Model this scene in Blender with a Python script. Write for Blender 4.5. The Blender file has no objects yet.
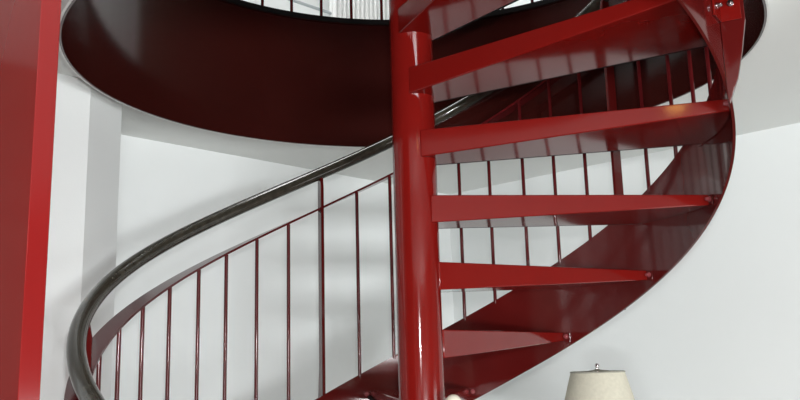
import bpy, bmesh, math, random
from mathutils import Vector, Matrix
from math import sin, cos, pi, sqrt, atan2, radians
random.seed(4)
scene = bpy.context.scene
COL = scene.collection

# ------------------------------------------------------------------ levels
FLOOR = -1.475          # eye height is z = 0, the pole stands at the origin
CEIL = 0.95
UPPER = 1.425
RISE = 0.19304
STEP = 0.42451
PITCH = 0.44413         # metres of climb per radian of the helix

# ------------------------------------------------------------------ materials
def nodes_of(name):
    m = bpy.data.materials.new(name); m.use_nodes = True
    nt = m.node_tree; b = nt.nodes['Principled BSDF']
    return m, nt, b

def paint(name, col, rough=0.2, var=0.06, scale=6.0, bump=0.0, bscale=60.0, coat=0.0, metal=0.0, spec=0.5):
    m, nt, b = nodes_of(name)
    tc = nt.nodes.new('ShaderNodeTexCoord')
    n = nt.nodes.new('ShaderNodeTexNoise'); n.inputs['Scale'].default_value = scale; n.inputs['Detail'].default_value = 4
    nt.links.new(tc.outputs['Object'], n.inputs['Vector'])
    r = nt.nodes.new('ShaderNodeValToRGB')
    lo = [max(0, c * (1 - var)) for c in col]; hi = [min(1, c * (1 + var)) for c in col]
    r.color_ramp.elements[0].position = 0.3; r.color_ramp.elements[1].position = 0.7
    r.color_ramp.elements[0].color = (*lo, 1); r.color_ramp.elements[1].color = (*hi, 1)
    nt.links.new(n.outputs['Fac'], r.inputs['Fac']); nt.links.new(r.outputs['Color'], b.inputs['Base Color'])
    b.inputs['Roughness'].default_value = rough
    b.inputs['Metallic'].default_value = metal
    b.inputs['Specular IOR Level'].default_value = spec
    b.inputs['Coat Weight'].default_value = coat
    b.inputs['Coat Roughness'].default_value = 0.05
    if bump:
        n2 = nt.nodes.new('ShaderNodeTexNoise'); n2.inputs['Scale'].default_value = bscale; n2.inputs['Detail'].default_value = 3
        nt.links.new(tc.outputs['Object'], n2.inputs['Vector'])
        bp = nt.nodes.new('ShaderNodeBump'); bp.inputs['Strength'].default_value = bump; bp.inputs['Distance'].default_value = 0.002
        nt.links.new(n2.outputs['Fac'], bp.inputs['Height']); nt.links.new(bp.outputs['Normal'], b.inputs['Normal'])
    return m

M = {}
M['red'] = paint('red_gloss_paint', (0.152, 0.006, 0.0046), 0.1, 0.05, 9, 0.02, 25, spec=0.36)
M['panelred'] = paint('panel_red_paint', (0.175, 0.0065, 0.0065), 0.12, 0.04, 4, 0.02, 12)
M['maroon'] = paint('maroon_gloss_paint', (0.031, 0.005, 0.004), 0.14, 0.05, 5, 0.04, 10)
M['stringer'] = paint('dark_red_gloss_paint', (0.082, 0.006, 0.0055), 0.1, 0.08, 7, 0.02, 18)
M['rail'] = paint('dark_handrail_varnish', (0.036, 0.032, 0.024), 0.11, 0.35, 45, 0.05, 90)
M['black'] = paint('black_edging', (0.006, 0.005, 0.005), 0.7, 0.1, 20, spec=0.1)
M['barred'] = paint('baluster_maroon_paint', (0.075, 0.006, 0.007), 0.14, 0.08, 20)
M['chrome'] = paint('bolt_steel', (0.62, 0.55, 0.56), 0.18, 0.1, 30, metal=1.0)
M['wall'] = paint('white_wall_paint', (0.80, 0.825, 0.82), 0.75, 0.012, 1.5, 0.12, 140, spec=0.25)
M['ceil'] = paint('white_ceiling_paint', (0.77, 0.785, 0.765), 0.85, 0.012, 1.5, 0.1, 140, spec=0.2)
M['carpet'] = paint('beige_carpet', (0.17, 0.14, 0.115), 0.9, 0.2, 90, 0.5, 300, spec=0.1)
M['panelling'] = paint('brown_wall_covering', (0.12, 0.09, 0.07), 0.6, 0.2, 8)
M['bolt'] = paint('painted_bolt', (0.24, 0.05, 0.055), 0.12, 0.05, 20)
M['shade'] = paint('cream_lampshade', (0.58, 0.55, 0.45), 0.8, 0.05, 70, 0.2, 300, spec=0.2)
M['shadein'] = paint('lampshade_trim', (0.33, 0.32, 0.27), 0.7, 0.05, 60)
M['cream'] = paint('cream_enamel', (0.66, 0.63, 0.52), 0.35, 0.04, 20)
M['radiator'] = paint('white_radiator_enamel', (0.82, 0.83, 0.82), 0.4, 0.01, 5)
M['pipe'] = paint('grey_pipe', (0.42, 0.46, 0.48), 0.4, 0.05, 20)

# ------------------------------------------------------------------ helpers
class MB:
    def __init__(self): self.v = []; self.f = []
    def add(self, verts, faces):
        o = len(self.v); self.v += [tuple(p) for p in verts]; self.f += [tuple(i + o for i in f) for f in faces]
    def prism(self, poly, z0, z1):
        """poly: list of (x,y) ; vertical extrusion, z0/z1 a number or a list per vertex"""
        n = len(poly)
        a = z0 if isinstance(z0, (list, tuple)) else [z0] * n
        b = z1 if isinstance(z1, (list, tuple)) else [z1] * n
        vs = [(p[0], p[1], a[i]) for i, p in enumerate(poly)] + [(p[0], p[1], b[i]) for i, p in enumerate(poly)]
        fs = [tuple(range(n - 1, -1, -1)), tuple(range(n, 2 * n))] + [(i, (i + 1) % n, n + (i + 1) % n, n + i) for i in range(n)]
        self.add(vs, fs)
    def slab(self, pts, off):
        """planar polygon pts (3d) extruded by the vector off"""
        n = len(pts); off = Vector(off)
        vs = [Vector(p) for p in pts] + [Vector(p) + off for p in pts]
        fs = [tuple(range(n - 1, -1, -1)), tuple(range(n, 2 * n))] + [(i, (i + 1) % n, n + (i + 1) % n, n + i) for i in range(n)]
        self.add(vs, fs)
    def box(self, x0, x1, y0, y1, z0, z1):
        self.prism([(x0, y0), (x1, y0), (x1, y1), (x0, y1)], z0, z1)
    def lathe(self, prof, seg=48, c=(0, 0)):
        n = len(prof)
        vs = []; fs = []
        for j in range(seg):
            a = 2 * pi * j / seg
            for r, z in prof: vs.append((c[0] + r * cos(a), c[1] + r * sin(a), z))
        for j in range(seg):
            k = (j + 1) % seg
            for i in range(n - 1): fs.append((j * n + i, k * n + i, k * n + i + 1, j * n + i + 1))
        if prof[0][0] > 1e-6: fs.append(tuple(j * n for j in range(seg - 1, -1, -1)))
        if prof[-1][0] > 1e-6: fs.append(tuple(j * n + n - 1 for j in range(seg)))
        self.add(vs, fs)
    def sweep(self, frames, prof, closed=False):
        """frames: (pos, axis_a, axis_b); prof: list of (a,b)"""
        m = len(prof); n = len(frames); vs = []; fs = []
        for p, A, B in frames:
            for a, b in prof: vs.append(p + A * a + B * b)
        for i in range(n if closed else n - 1):
            k = (i + 1) % n
            for j in range(m):
                l = (j + 1) % m
                fs.append((i * m + j, i * m + l, k * m + l, k * m + j))
        if not closed:
            fs.append(tuple(range(m - 1, -1, -1))); fs.append(tuple((n - 1) * m + j for j in range(m)))
        self.add(vs, fs)
    def tube(self, p0, p1, r, seg=14):
        p0 = Vector(p0); p1 = Vector(p1); d = (p1 - p0).normalized()
        A = d.orthogonal().normalized(); B = d.cross(A)
        self.sweep([(p0, A, B), (p1, A, B)], [(r * cos(2 * pi * i / seg), r * sin(2 * pi * i / seg)) for i in range(seg)])
    def build(self, name, mat, parent=None, smooth=35, bevel=0, loc=None, rotz=0):
        me = bpy.data.meshes.new(name); me.from_pydata(self.v, [], self.f)
        bm = bmesh.new(); bm.from_mesh(me)
        bmesh.ops.remove_doubles(bm, verts=bm.verts, dist=1e-6)
        bmesh.ops.recalc_face_normals(bm, faces=bm.faces); bm.to_mesh(me); bm.free()
        me.materials.append(mat)
        if smooth:
            for p in me.polygons: p.use_smooth = True
            me.set_sharp_from_angle(angle=radians(smooth))
        o = bpy.data.objects.new(name, me); COL.objects.link(o)
        if parent: o.parent = parent
        if loc: o.location = loc
        o.rotation_euler.z = rotz
        if bevel:
            b = o.modifiers.new('bevel', 'BEVEL'); b.width = bevel; b.segments = 2; b.limit_method = 'ANGLE'; b.angle_limit = radians(40)
            b.harden_normals = False
        return o

def empty(name, label, cat, loc=(0, 0, 0)):
    o = bpy.data.objects.new(name, None); COL.objects.link(o); o.location = loc; o.empty_display_size = 0.1
    o['label'] = label; o['category'] = cat
    return o
def structure(o, label=None, cat=None):
    o['kind'] = 'structure'
    if label: o['label'] = label
    if cat: o['category'] = cat
    return o
def dup(src, parent, loc=None, rotz=None):
    c = src.copy(); COL.objects.link(c); c.parent = parent
    if loc is not None: c.location = loc
    if rotz is not None: c.rotation_euler.z = rotz
    return c
def polar(r, az, z):    # azimuth 0 points away from the camera, clockwise seen from above
    return Vector((r * sin(az), r * cos(az), z))
def circ(r, seg=16, sq=1.0):
    return [(r * cos(2 * pi * i / seg), r * sq * sin(2 * pi * i / seg)) for i in range(seg)]

# ------------------------------------------------------------------ the spiral staircase (one thing)
stair = empty('spiral_staircase', 'glossy red steel spiral staircase winding around a central pole, with open treads and dark handrail', 'staircase')

# central pole
b = MB()
b.lathe([(0.0653, FLOOR), (0.0653, 2.35)], 64)
b.build('pole', M['red'], stair)
b = MB()
b.lathe([(0.098, FLOOR), (0.098, FLOOR + 0.012), (0.094, FLOOR + 0.015), (0.067, FLOOR + 0.015)], 48)
b.build('base_plate', M['red'], stair)
b = MB()
b.lathe([(0.067, 2.35), (0.07, 2.352), (0.07, 2.365), (0.05, 2.39), (0.0, 2.40)], 40)
b.build('pole_cap', M['rail'], stair)

# treads: wedge boxes, deep at the pole and thin at the stringer
HIN, HOUT = 0.081, 0.033
def tread_outline(s0=0.026, half0=0.063, half1=0.191, R=0.8955):
    pts = []
    def lat(s): return half0 + (half1 - half0) * (s - s0) / (0.874 - s0)
    # rear (upper) edge is +lateral
    aend = math.asin(lat(0.874) / R)
    pts.append((half0, s0))
    k = 10
    for i in range(k + 1):
        a = aend - 2 * aend * i / k
        pts.append((R * sin(a), R * cos(a)))
    pts.append((-half0, s0))
    return pts
TO = tread_outline()
def tread_mesh():
    m = MB()
    top = [0.0] * len(TO)
    bot = []
    for x, y in TO:
        t = (y - 0.026) / 0.848
        bot.append(-(HIN + (HOUT - HIN) * min(1, t)))
    # local: x lateral (clockwise), y along the tread
    m.prism(TO, bot, top)
    return m
def edge_strip_mesh():
    m = MB()
    pA = Vector((-0.063, 0.036)); pB = Vector((-0.191, 0.868))
    d = (pB - pA).normalized(); n = Vector((-d.y, d.x))
    if n.x > 0: n = -n
    q = [pA + n * 0.0012, pB + n * 0.0012, pB + n * 0.0065, pA + n * 0.0065]
    m.prism([tuple(v) for v in q], [-HIN, -HOUT, -HOUT, -HIN], [-HIN + 0.013, -HOUT + 0.013, -HOUT + 0.013, -HIN + 0.013])
    return m
def bolt_mesh():
    m = MB(); r = 0.0065     # hexagon head with a washer, axis along local y (points to the pole: -y)
    def ring(rad, y, n): return [(rad * cos(2 * pi * i / n), y, rad * sin(2 * pi * i / n)) for i in range(n)]
    for rad, y0, y1, n in ((0.009, 0.0, -0.0025, 20), (r, -0.0025, -0.0095, 6), (0.005, -0.0095, -0.0135, 12)):
        a = ring(rad, y0, n); c = ring(rad, y1, n)
        m.add(a + c, [tuple(range(n)), tuple(range(2 * n - 1, n - 1, -1))] + [(i, (i + 1) % n, n + (i + 1) % n, n + i) for i in range(n)])
    return m
def cleat_mesh(sgn):
    # small tab welded to the end of the tread and lying against the stringer
    m = MB(); pts = []
    for i in range(5):
        a = sgn * (0.214 + 0.030 * i / 4); pts.append((0.8955 * sin(a), 0.8955 * cos(a)))
    for i in range(5):
        a = sgn * (0.244 - 0.030 * i / 4); pts.append((0.8925 * sin(a), 0.8925 * cos(a)))
    m.prism(pts, -0.036, -0.004)
    return m
KS = list(range(-8, 6))
t0 = None
for k in KS:
    ac = 0.90859 - 0.068 + STEP * k
    z = 0.27017 + RISE * k
    if t0 is None:
        t0 = tread_mesh().build('tread', M['red'], stair, bevel=0.003)
        t0.location = (0, 0, z); t0.rotation_euler.z = -ac
        nz = edge_strip_mesh().build('edge_strip', M['black'], t0)  # black strip along the lower front edge of the tread
        nz['label'] = 'thin black strip under the front edge'
        bo = [cleat_mesh(sgn).build('cleat', M['stringer'], t0, bevel=0.0008) for sgn in (1, -1)]
        for sgn in (1, -1):
            a = sgn * 0.228
            o = bolt_mesh().build('bolt', M['bolt'], t0, bevel=0.0006)
            o.location = polar(0.8925, a, -0.016); o.rotation_euler.z = -a
            bo.append(o)
    else:
        t = dup(t0, stair, (0, 0, z), -ac)
        dup(nz, t)
        for o in bo: dup(o, t)
ZST = 0.06001           # stringer top / bottom height at azimuth 0
ZSB = -0.2625

# outer stringer, a helical plate
b = MB()
fr = []
N = 220
A0, A1 = -2.80, 3.18
ri, ro = 0.8962, 0.9040
vs = []; fs = []
for i in range(N + 1):
    a = A0 + (A1 - A0) * i / N
    zt = ZST + PITCH * a; zb = max(FLOOR, ZSB + PITCH * a)
    vs += [polar(ri, a, zb), polar(ro, a, zb), polar(ro, a, zt), polar(ri, a, zt)]
for i in range(N):
    for j in range(4):
        l = (j + 1) % 4
        fs.append((i * 4 + j, i * 4 + l, i * 4 + 4 + l, i * 4 + 4 + j))
fs += [(3, 2, 1, 0), tuple(N * 4 + j for j in range(4))]
b.add(vs, fs)
stringer = b.build('stringer', M['stringer'], stair, smooth=40)

# handrail
def helix_frames(R, z0, a0, a1, n, up=True):
    out = []
    for i in range(n + 1):
        a = a0 + (a1 - a0) * i / n
        p = polar(R, a, z0 + PITCH * a)
        rad = Vector((sin(a), cos(a), 0)); tan = Vector((R * cos(a), -R * sin(a), PITCH)).normalized()
        nrm = rad.cross(tan)
        if nrm.z < 0: nrm = -nrm
        out.append((p, rad, nrm))
    return out
HR, HZ = 0.9297, 0.9150
b = MB(); b.sweep(helix_frames(HR, HZ, -2.75, 3.3, 260), circ(0.0238, 20))
o = b.build('handrail', M['rail'], stair); o['label'] = 'round dark brown handrail'
# flat middle rail
MZ = 0.7733
b = MB(); b.sweep(helix_frames(0.924, MZ, -2.72, 3.2, 240), [(-0.029, -0.004), (0.029, -0.004), (0.029, 0.004), (-0.029, 0.004)])
b.build('middle_rail', M['barred'], stair, smooth=30)

# balusters stand on the stringer edge and reach the middle rail
POSTS = [-1.76, -0.4183, 0.9142, 2.08]
BAL = [-2.65, -2.50, -2.35, -2.20, -2.05, -1.905]
BAL += [-1.672, -1.492, -1.328, -1.168, -1.012, -0.873, -0.725, -0.577, -0.264, -0.1146, 0.045, 0.197, 0.333, 0.487, 0.632, 0.782]
BAL += [1.098, 1.272, 1.425, 1.575, 1.725, 1.875, 2.24, 2.39, 2.54, 2.69, 2.84, 2.99]
bm0 = MB()
H = (MZ - ZST) - 0.004
bm0.lathe([(0.0068, -0.012), (0.0068, H)], 12)
bal = None
for a in BAL:
    loc = polar(0.9002, a, ZST + PITCH * a)
    if bal is None:
        bal = bm0.build('baluster', M['barred'], stair); bal.location = loc
    else: dup(bal, stair, loc)
# flat posts bolted to the outside of the stringer
zb = ZSB + 0.0
def post_mesh(dz):
  pm = MB()
  zb = ZSB + dz
  prof = [(0.9045, zb + 0.005), (0.9075, zb), (0.932, zb + 0.06), (0.949, zb + 0.13), (0.964, zb + 0.21), (0.964, zb + 0.30), (0.946, zb + 0.42), (0.946, HZ - 0.02), (0.912, HZ - 0.02), (0.9045, HZ - 0.06)]
  pm.slab([(-0.006, r, z) for r, z in prof], (0.012, 0, 0))
  return pm
ang = MB()
ang.box(0.007, 0.013, 0.9045, 0.957, zb + 0.150, zb + 0.225)
pts = [(0.9045 * sin(t), 0.9045 * cos(t)) for t in (0.008, 0.03, 0.06, 0.085)] + [(0.9095 * sin(t), 0.9095 * cos(t)) for t in (0.085, 0.06, 0.03, 0.008)]
ang.prism(pts, zb + 0.150, zb + 0.225)
p0 = None
for a in POSTS:
    if p0 is None:
        p0 = post_mesh(0.0).build('post', M['stringer'], stair, smooth=30, bevel=0.001); p0.location = (0, 0, PITCH * a); p0.rotation_euler.z = -a
        br = ang.build('bracket', M['red'], p0, smooth=30, bevel=0.0008)
        b1 = bolt_mesh().build('bolt', M['chrome'], p0, bevel=0.0006); b1.location = (0.013, 0.934, zb + 0.195); b1.rotation_euler.z = pi / 2
        b2 = bolt_mesh().build('bolt', M['chrome'], p0, bevel=0.0006); b2.location = polar(0.9097, 0.06, zb + 0.180); b2.rotation_euler.z = pi - 0.06
    else:
        t = dup(p0, stair, (0, 0, PITCH * a), -a)
        if a > 2:       # the post beside the landing has a longer tapered foot
            lp = post_mesh(-0.06).build('post', M['stringer'], stair, smooth=30, bevel=0.001)
            t.data = lp.data; bpy.data.objects.remove(lp)
        for o in (br, b1, b2): dup(o, t)
# landing plate from the last riser to the upper floor
b = MB()
pts = [polar(0.07, 3.22, 0).xy] + [polar(0.985, 3.22 + 0.80 * i / 12, 0).xy for i in range(13)] + [polar(0.07, 4.02, 0).xy]
b.prism([tuple(p) for p in pts], UPPER - 0.05, UPPER - 0.002)
b.build('landing', M['red'], stair, bevel=0.002)

# ------------------------------------------------------------------ ring fascia of the stair opening
RR = 1.0042; ZB = 0.8654; ZT = 1.404
def annulus(m, r0, r1, z0, z1, a0=0, a1=2 * pi, n=160, closed=True):
    fr = []
    cnt = n if closed else n + 1
    for i in range(cnt):
        a = a0 + (a1 - a0) * i / n
        fr.append((polar(0, 0, 0), Vector((sin(a), cos(a), 0)), Vector((0, 0, 1))))
    m.sweep(fr, [(r0, z0), (r1, z0), (r1, z1), (r0, z1)], closed=closed)
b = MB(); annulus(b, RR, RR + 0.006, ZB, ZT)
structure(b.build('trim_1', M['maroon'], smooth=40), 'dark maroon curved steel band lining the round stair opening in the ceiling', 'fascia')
b = MB(); annulus(b, RR + 0.006, RR + 0.012, ZB + 0.001, CEIL)
structure(b.build('trim_2', M['ceil'], smooth=40), 'thin white plaster edge around the maroon band below the ceiling', 'trim')
b = MB(); annulus(b, RR - 0.012, RR + 0.02, ZT, UPPER)
structure(b.build('trim_3', M['black'], smooth=40), 'black edge strip along the top of the maroon band', 'trim')

# ------------------------------------------------------------------ guard rail around the opening upstairs
guard = empty('guard_rail', 'dark red guard rail of thin balusters standing on the rim of the stair opening upstairs', 'railing', (0, 0, UPPER))
gb = MB(); gb.lathe([(0.0065, 0), (0.0065, 0.83)], 12)
g0 = None
for i in range(-12, 20):
    a = -0.645 + 0.1305 * i
    if a > 2.95 or a < -2.1: continue
    loc = polar(RR + 0.002, a, 0)
    if g0 is None: g0 = gb.build('baluster', M['barred'], guard); g0.location = loc
    else: dup(g0, guard, loc)
b = MB(); fr = []
for i in range(121):
    a = -2.12 + 5.0 * i / 120
    fr.append((polar(RR + 0.002, a, 0.85), Vector((sin(a), cos(a), 0)), Vector((0, 0, 1))))
b.sweep(fr, circ(0.0225, 14))
b.build('handrail', M['rail'], guard)

# ------------------------------------------------------------------ the room
C0 = Vector((0.20, 2.608))
dl = (Vector((-1.221, 0.987)) - C0).normalized()      # left wall runs from the far corner
dr = (Vector((1.668, 1.134)) - C0).normalized()       # right wall
CR = C0 + dr * 6.2
P1 = Vector((-1.064, 0.500)); P2 = Vector((-1.089, 0.258))
nl = Vector((-dl.y, dl.x));  nl = nl if nl.dot(Vector((0, 0)) - C0) > 0 else -nl      # into the room
dP1 = (P1 - C0).dot(nl)
W1 = P1 - nl * dP1
dpier = (Vector((-1.162, 0.175)) - P2).normalized()
P3 = P2 + dpier * 3.2
CB = P3 + Vector((0.2, -7.2)); CB2 = CR + Vector((0.0, -7.2))
room = [C0, CR, CB2, CB, P3, P2, P1, W1]
def wall(name, a, b_, z0, z1, label, mat='wall', thick=0.12):
    m = MB(); a = Vector(a); b_ = Vector(b_)
    d = (b_ - a).normalized(); n = Vector((-d.y, d.x))
    if n.dot(-(a + b_) / 2 + Vector((0, -1.2))) > 0: n = -n     # outward
    m.prism([tuple(a), tuple(b_), tuple(b_ + n * thick), tuple(a + n * thick)], z0, z1)
    return structure(m.build(name, M[mat], smooth=0), label, 'wall')
TOPZ = 3.75
wall('wall_left', C0, W1, FLOOR, TOPZ, 'white wall left of the pole, behind the stair balusters')
P23 = P2 + dpier * 0.9
wall('wall_left_near', P23, P3, FLOOR, CEIL, 'brown wall hidden beyond the red panel', 'panelling', 0.45)
m = MB(); m.prism([tuple(p) for p in (P23, P2, P1, W1, W1 - nl * 0.12, P23 - nl * 0.5)], FLOOR, CEIL)
structure(m.build('wall_pier', M['wall'], smooth=0), 'white wall pier beside the red panel, with a grey shaded side', 'wall')
CM = C0 + dr * 2.9
CU = C0 + dr * 1.25
wall('wall_right_upper', C0, CU, UPPER, TOPZ, 'white upstairs wall right of the radiator')
wall('wall_right_landing', CU, CM, UPPER, TOPZ, 'brown upstairs wall beyond the landing', 'panelling')
wall('wall_right', C0, CM, FLOOR, UPPER, 'white wall to the right of the staircase, behind the lamp')
wall('wall_right_far', CM, CR, FLOOR, TOPZ, 'brown wall continuing from the white right wall towards the viewpoint', 'panelling')
wall('wall_back', CR, CB2, FLOOR, TOPZ, 'brown wall of the room facing the staircase', 'panelling')
wall('wall_rear', CB2, CB, FLOOR, TOPZ, 'brown wall behind the viewpoint', 'panelling')
wall('wall_side', CB, P3, FLOOR, TOPZ, 'brown side wall beyond the red panel', 'panelling')
wall('wall_upper', P3, W1, UPPER, TOPZ, 'white upstairs wall above the pier')

def ray_hit(a):
    d = Vector((sin(a), cos(a))); best = None
    for i in range(len(room)):
        p, q = room[i], room[(i + 1) % len(room)]
        e = q - p; den = d.x * e.y - d.y * e.x
        if abs(den) < 1e-9: continue
        t = (p.x * e.y - p.y * e.x) / den; s = (p.x * d.y - p.y * d.x) / den
        if t > 0 and -1e-6 <= s <= 1 + 1e-6:
            if best is None or t > best: best = t
    return best
angs = sorted(set([round(2 * pi * i / 160, 6) for i in range(160)] + [round(atan2(p.x, p.y) % (2 * pi), 6) for p in room]))
n = len(angs); vs = []
for a in angs:
    t = (ray_hit(a) or 3.0) + 0.0
    for r, z in ((RR + 0.012, CEIL), (t, CEIL), (t, UPPER), (RR + 0.012, UPPER)): vs.append(polar(r, a, z))
fs = []
for i in range(n):
    k = (i + 1) % n
    for j in range(4):
        l = (j + 1) % 4; fs.append((i * 4 + j, i * 4 + l, k * 4 + l, k * 4 + j))
m = MB(); m.add(vs, fs)
structure(m.build('ceiling', M['ceil'], smooth=0), 'pale grey-white ceiling around the round stair opening', 'ceiling')
m = MB(); m.prism([tuple(p) for p in room], FLOOR - 0.1, FLOOR)
structure(m.build('floor', M['carpet'], smooth=0), 'beige floor under the staircase', 'floor')
m = MB(); m.prism([tuple(p) for p in room], TOPZ, TOPZ + 0.1)
structure(m.build('ceiling_upper', M['ceil'], smooth=0), 'white ceiling of the upper storey', 'ceiling')

# ------------------------------------------------------------------ red panel at the left edge
panel = empty('door_panel', 'tall glossy red upright panel at the left edge, its bright narrow edge turned to the stairs', 'panel', (-0.6, -1.17, FLOOR))
e1 = Vector((-0.6087, -1.1424)); e2 = Vector((-0.6295, -1.176))
dn = Vector((-0.74, 0.67)).normalized()
dn = Vector((-0.75, 0.66)).normalized()
e3 = e2 + dn * 0.80; e4 = e1 + dn * 0.80
m = MB(); m.prism([tuple(p - Vector((-0.6, -1.17))) for p in (e1, e2, e3, e4)], 0.0, CEIL - FLOOR)
m.build('leaf', M['panelred'], panel, smooth=0, bevel=0.0015)

# ------------------------------------------------------------------ lamp in front of the right wall
LX, LY = 0.731, 1.177
lamp = empty('floor_lamp', 'lamp with a tapered cream shade and small chrome finial in front of the right wall', 'lamp', (LX, LY, FLOOR))
top = -0.078 - FLOOR
m = MB()
hs = 0.24
rt, rb = 0.110, 0.178
prof = [(rb, top - hs), (rt, top), (rt - 0.003, top), (rb - 0.003, top - hs), (rb, top - hs)]
seg = 64; nn = 4; vs = []; fs = []
for j in range(seg):
    a = 2 * pi * j / seg
    for r, z in prof[:4]: vs.append((r * cos(a), r * sin(a), z))
for j in range(seg):
    k = (j + 1) % seg
    for i in range(4): fs.append((j * 4 + i, k * 4 + i, k * 4 + (i + 1) % 4, j * 4 + (i + 1) % 4))
m.add(vs, fs)
sh = m.build('lamp_shade', M['shade'], lamp)
for z, r in ((top, rt), (top - hs, rb)):
    m = MB(); fr = []
    for j in range(64):
        a = 2 * pi * j / 64
        fr.append((Vector((r * cos(a), r * sin(a), z)), Vector((cos(a), sin(a), 0)), Vector((0, 0, 1))))
    m.sweep(fr, circ(0.0032, 8), closed=True)
    m.build('rim', M['shadein'], sh)
m = MB()
for i in range(3):
    a = 2 * pi * i / 3 + 0.05
    m.tube((0, 0, top + 0.007), (0.016 * cos(a), 0.016 * sin(a), top + 0.006), 0.0035, 8)
    m.tube((0.016 * cos(a), 0.016 * sin(a), top + 0.006), (rt * cos(a), rt * sin(a), top - 0.005), 0.003, 8)
m.lathe([(0.011, top + 0.003), (0.011, top + 0.011), (0.005, top + 0.013)], 20)
m.build('spider', M['shadein'], sh)
m = MB(); m.lathe([(0.0045, top + 0.012), (0.0045, top + 0.018), (0.009, top + 0.021), (0.0095, top + 0.028), (0.006, top + 0.034), (0.0, top + 0.036)], 20)
m.build('finial', M['chrome'], lamp)
m = MB(); m.lathe([(0.012, 0.02), (0.012, top - hs + 0.03), (0.006, top - hs + 0.03), (0.006, top + 0.012)], 20)
m.build('stem', M['chrome'], lamp)
m = MB(); m.lathe([(0.15, 0), (0.15, 0.012), (0.13, 0.022), (0.03, 0.028), (0.012, 0.04)], 40)
m.build('base', M['chrome'], lamp)

# slim stand with a small round cream knob beside the pole
kx, ky, kz = 0.085, -0.118, -0.100
stand = empty('stand', 'slim stand with a small round cream knob just right of the pole', 'stand', (kx, ky, FLOOR))
m = MB(); R = 0.0225; cz = kz - R - FLOOR
m.lathe([(0.0, cz + R)] + [(R * sin(t), cz + R * cos(t)) for t in [pi * i / 16 for i in range(1, 14)]] + [(0.009, cz - R * 1.0)], 28)
m.build('knob', M['cream'], stand)
m = MB(); m.lathe([(0.0085, 0.012), (0.0085, cz - R * 0.9)], 16); m.build('rod', M['cream'], stand)
m = MB(); m.lathe([(0.035, 0.0), (0.035, 0.012), (0.0085, 0.028)], 28); m.build('base', M['cream'], stand)

# ------------------------------------------------------------------ radiator and pipe upstairs
rad = empty('radiator', 'white ribbed radiator on the upstairs wall, seen between the guard rail balusters', 'radiator', (0, 0, UPPER))
n2 = nl
base = C0 + dl * 0.06
m = MB()
q0 = base + n2 * 0.05; q1 = base + dl * 0.95 + n2 * 0.05
m.prism([tuple(q0), tuple(q1), tuple(q1 + n2 * 0.02), tuple(q0 + n2 * 0.02)], 0.12, 0.85)
m.build('body', M['radiator'], rad)
rb0 = None
for i in range(28):
    q = base + dl * (0.02 + 0.034 * i) + n2 * 0.078
    m = MB()
    if rb0 is None:
        ang_ = atan2(dl.y, dl.x)
        m.prism([(-0.009, -0.008), (0.009, -0.008), (0.006, 0.014), (-0.006, 0.014)] if True else [], 0.14, 0.83)
        rb0 = m.build('rib', M['radiator'], rad, bevel=0.003); rb0.location = (q.x, q.y, 0); rb0.rotation_euler.z = ang_ + pi if Vector((-sin(ang_), cos(ang_))).dot(n2) < 0 else ang_
    else: dup(rb0, rad, (q.x, q.y, 0))
m = MB()
pa = base + dl * 0.95 + n2 * 0.06; pb = C0 + dl * 2.1 + n2 * 0.03
m.tube((pa.x, pa.y, 0.375), (pb.x, pb.y, 0.375), 0.008)
m.build('pipe', M['pipe'], rad)

# ------------------------------------------------------------------ warm ceiling spot, mirrored in a tread
spot = empty('ceiling_light', 'small warm recessed spot in the ceiling, mirrored as an orange glint on a tread', 'ceiling light', (0.446, -1.357, CEIL))
m = MB(); m.lathe([(0.042, 0.0), (0.042, -0.006), (0.056, -0.006), (0.060, 0.0)], 40); m.build('ring', M['ceil'], spot)
mm, nt, bb = nodes_of('warm_bulb'); bb.inputs['Base Color'].default_value = (1, 0.7, 0.3, 1)
bb.inputs['Emission Color'].default_value = (1.0, 0.55, 0.13, 1); bb.inputs['Emission Strength'].default_value = 34
m = MB(); m.lathe([(0.040, -0.0005), (0.030, -0.004), (0.0, -0.006)], 32); m.build('bulb', mm, spot)

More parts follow.
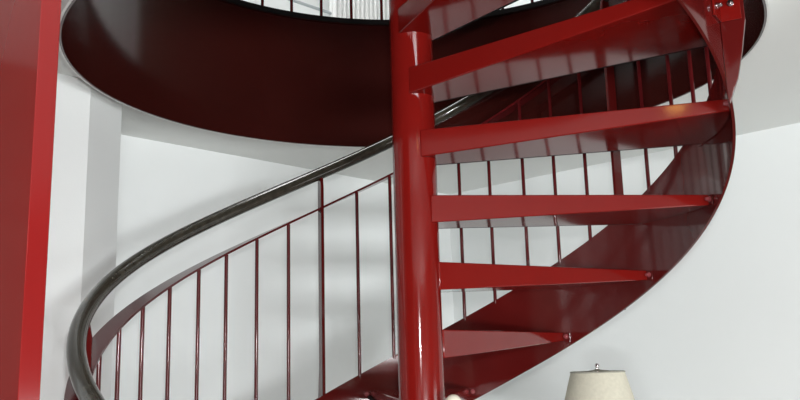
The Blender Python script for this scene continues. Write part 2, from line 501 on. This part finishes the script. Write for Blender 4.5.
# ------------------------------------------------------------------ light
def area(name, loc, target, sx, sy, power, col=(1, 1, 1)):
    l = bpy.data.lights.new(name, 'AREA'); l.shape = 'RECTANGLE'; l.size = sx; l.size_y = sy; l.energy = power; l.color = col
    o = bpy.data.objects.new(name, l); COL.objects.link(o); o.location = loc
    d = Vector(target) - Vector(loc); o.rotation_euler = d.to_track_quat('-Z', 'Y').to_euler()
    return o
area('rear_key_light', (3.0, -8.6, -1.12), (-0.5, 1.2, 0.3), 3.6, 0.6, 640, (0.96, 0.99, 1.0))  # added soft light behind the viewpoint, kept low; no window modelled
area('rear_fill_light', (-1.6, -8.4, -1.12), (0.2, 1.4, 0.2), 1.8, 0.6, 150, (0.96, 0.99, 1.0))  # added weaker fill to even out the left wall; no door there
area('side_fill_light', (3.2, -0.95, -0.75), (-0.9, 1.4, -1.0), 1.3, 1.1, 26, (0.96, 0.99, 1.0))  # added unseen fill from the right, dilutes stair shadows on the walls
area('upstairs_light', (-0.8, 0.8, 3.6), (-0.2, 2.2, 1.9), 1.9, 0.5, 70, (1, 1, 1))
fl = bpy.data.lights.new('camera_flash', 'AREA'); fl.shape = 'DISK'; fl.size = 0.07; fl.energy = 30
fo = bpy.data.objects.new('camera_flash', fl); COL.objects.link(fo); fo.location = (0.03, -2.60, 0.10)
fo.rotation_euler = (Vector((0.1, 1.0, 0.35)) - Vector(fo.location)).to_track_quat('-Z', 'Y').to_euler()

w = bpy.data.worlds.new('world'); scene.world = w; w.use_nodes = True
w.node_tree.nodes['Background'].inputs['Color'].default_value = (0.8, 0.85, 0.9, 1)
w.node_tree.nodes['Background'].inputs['Strength'].default_value = 0.25

# ------------------------------------------------------------------ camera
D, F, PT, YW, RL = 2.57322, 878.82, 0.20265, -0.01756, 0.02698
Zv = Vector((0, 0, 1))
r0 = Vector((cos(YW), -sin(YW), 0)); f0 = Vector((sin(YW), cos(YW), 0))
fw = f0 * cos(PT) + Zv * sin(PT); up = -f0 * sin(PT) + Zv * cos(PT)
rt_ = r0 * cos(RL) - up * sin(RL); up_ = r0 * sin(RL) + up * cos(RL)
cd = bpy.data.cameras.new('camera'); cam = bpy.data.objects.new('camera', cd); COL.objects.link(cam)
mat = Matrix((rt_, up_, -fw)).transposed().to_4x4(); mat.translation = Vector((0, -D, 0))
cam.matrix_world = mat
cd.sensor_width = 36; cd.lens = F / 800 * 36; cd.shift_y = -22.586 / 800; cd.clip_start = 0.02
scene.camera = cam
vs_ = scene.view_settings
vs_.view_transform = 'Standard'; vs_.look = 'None'; vs_.exposure = 0.0; vs_.gamma = 1.0; vs_.use_curve_mapping = False
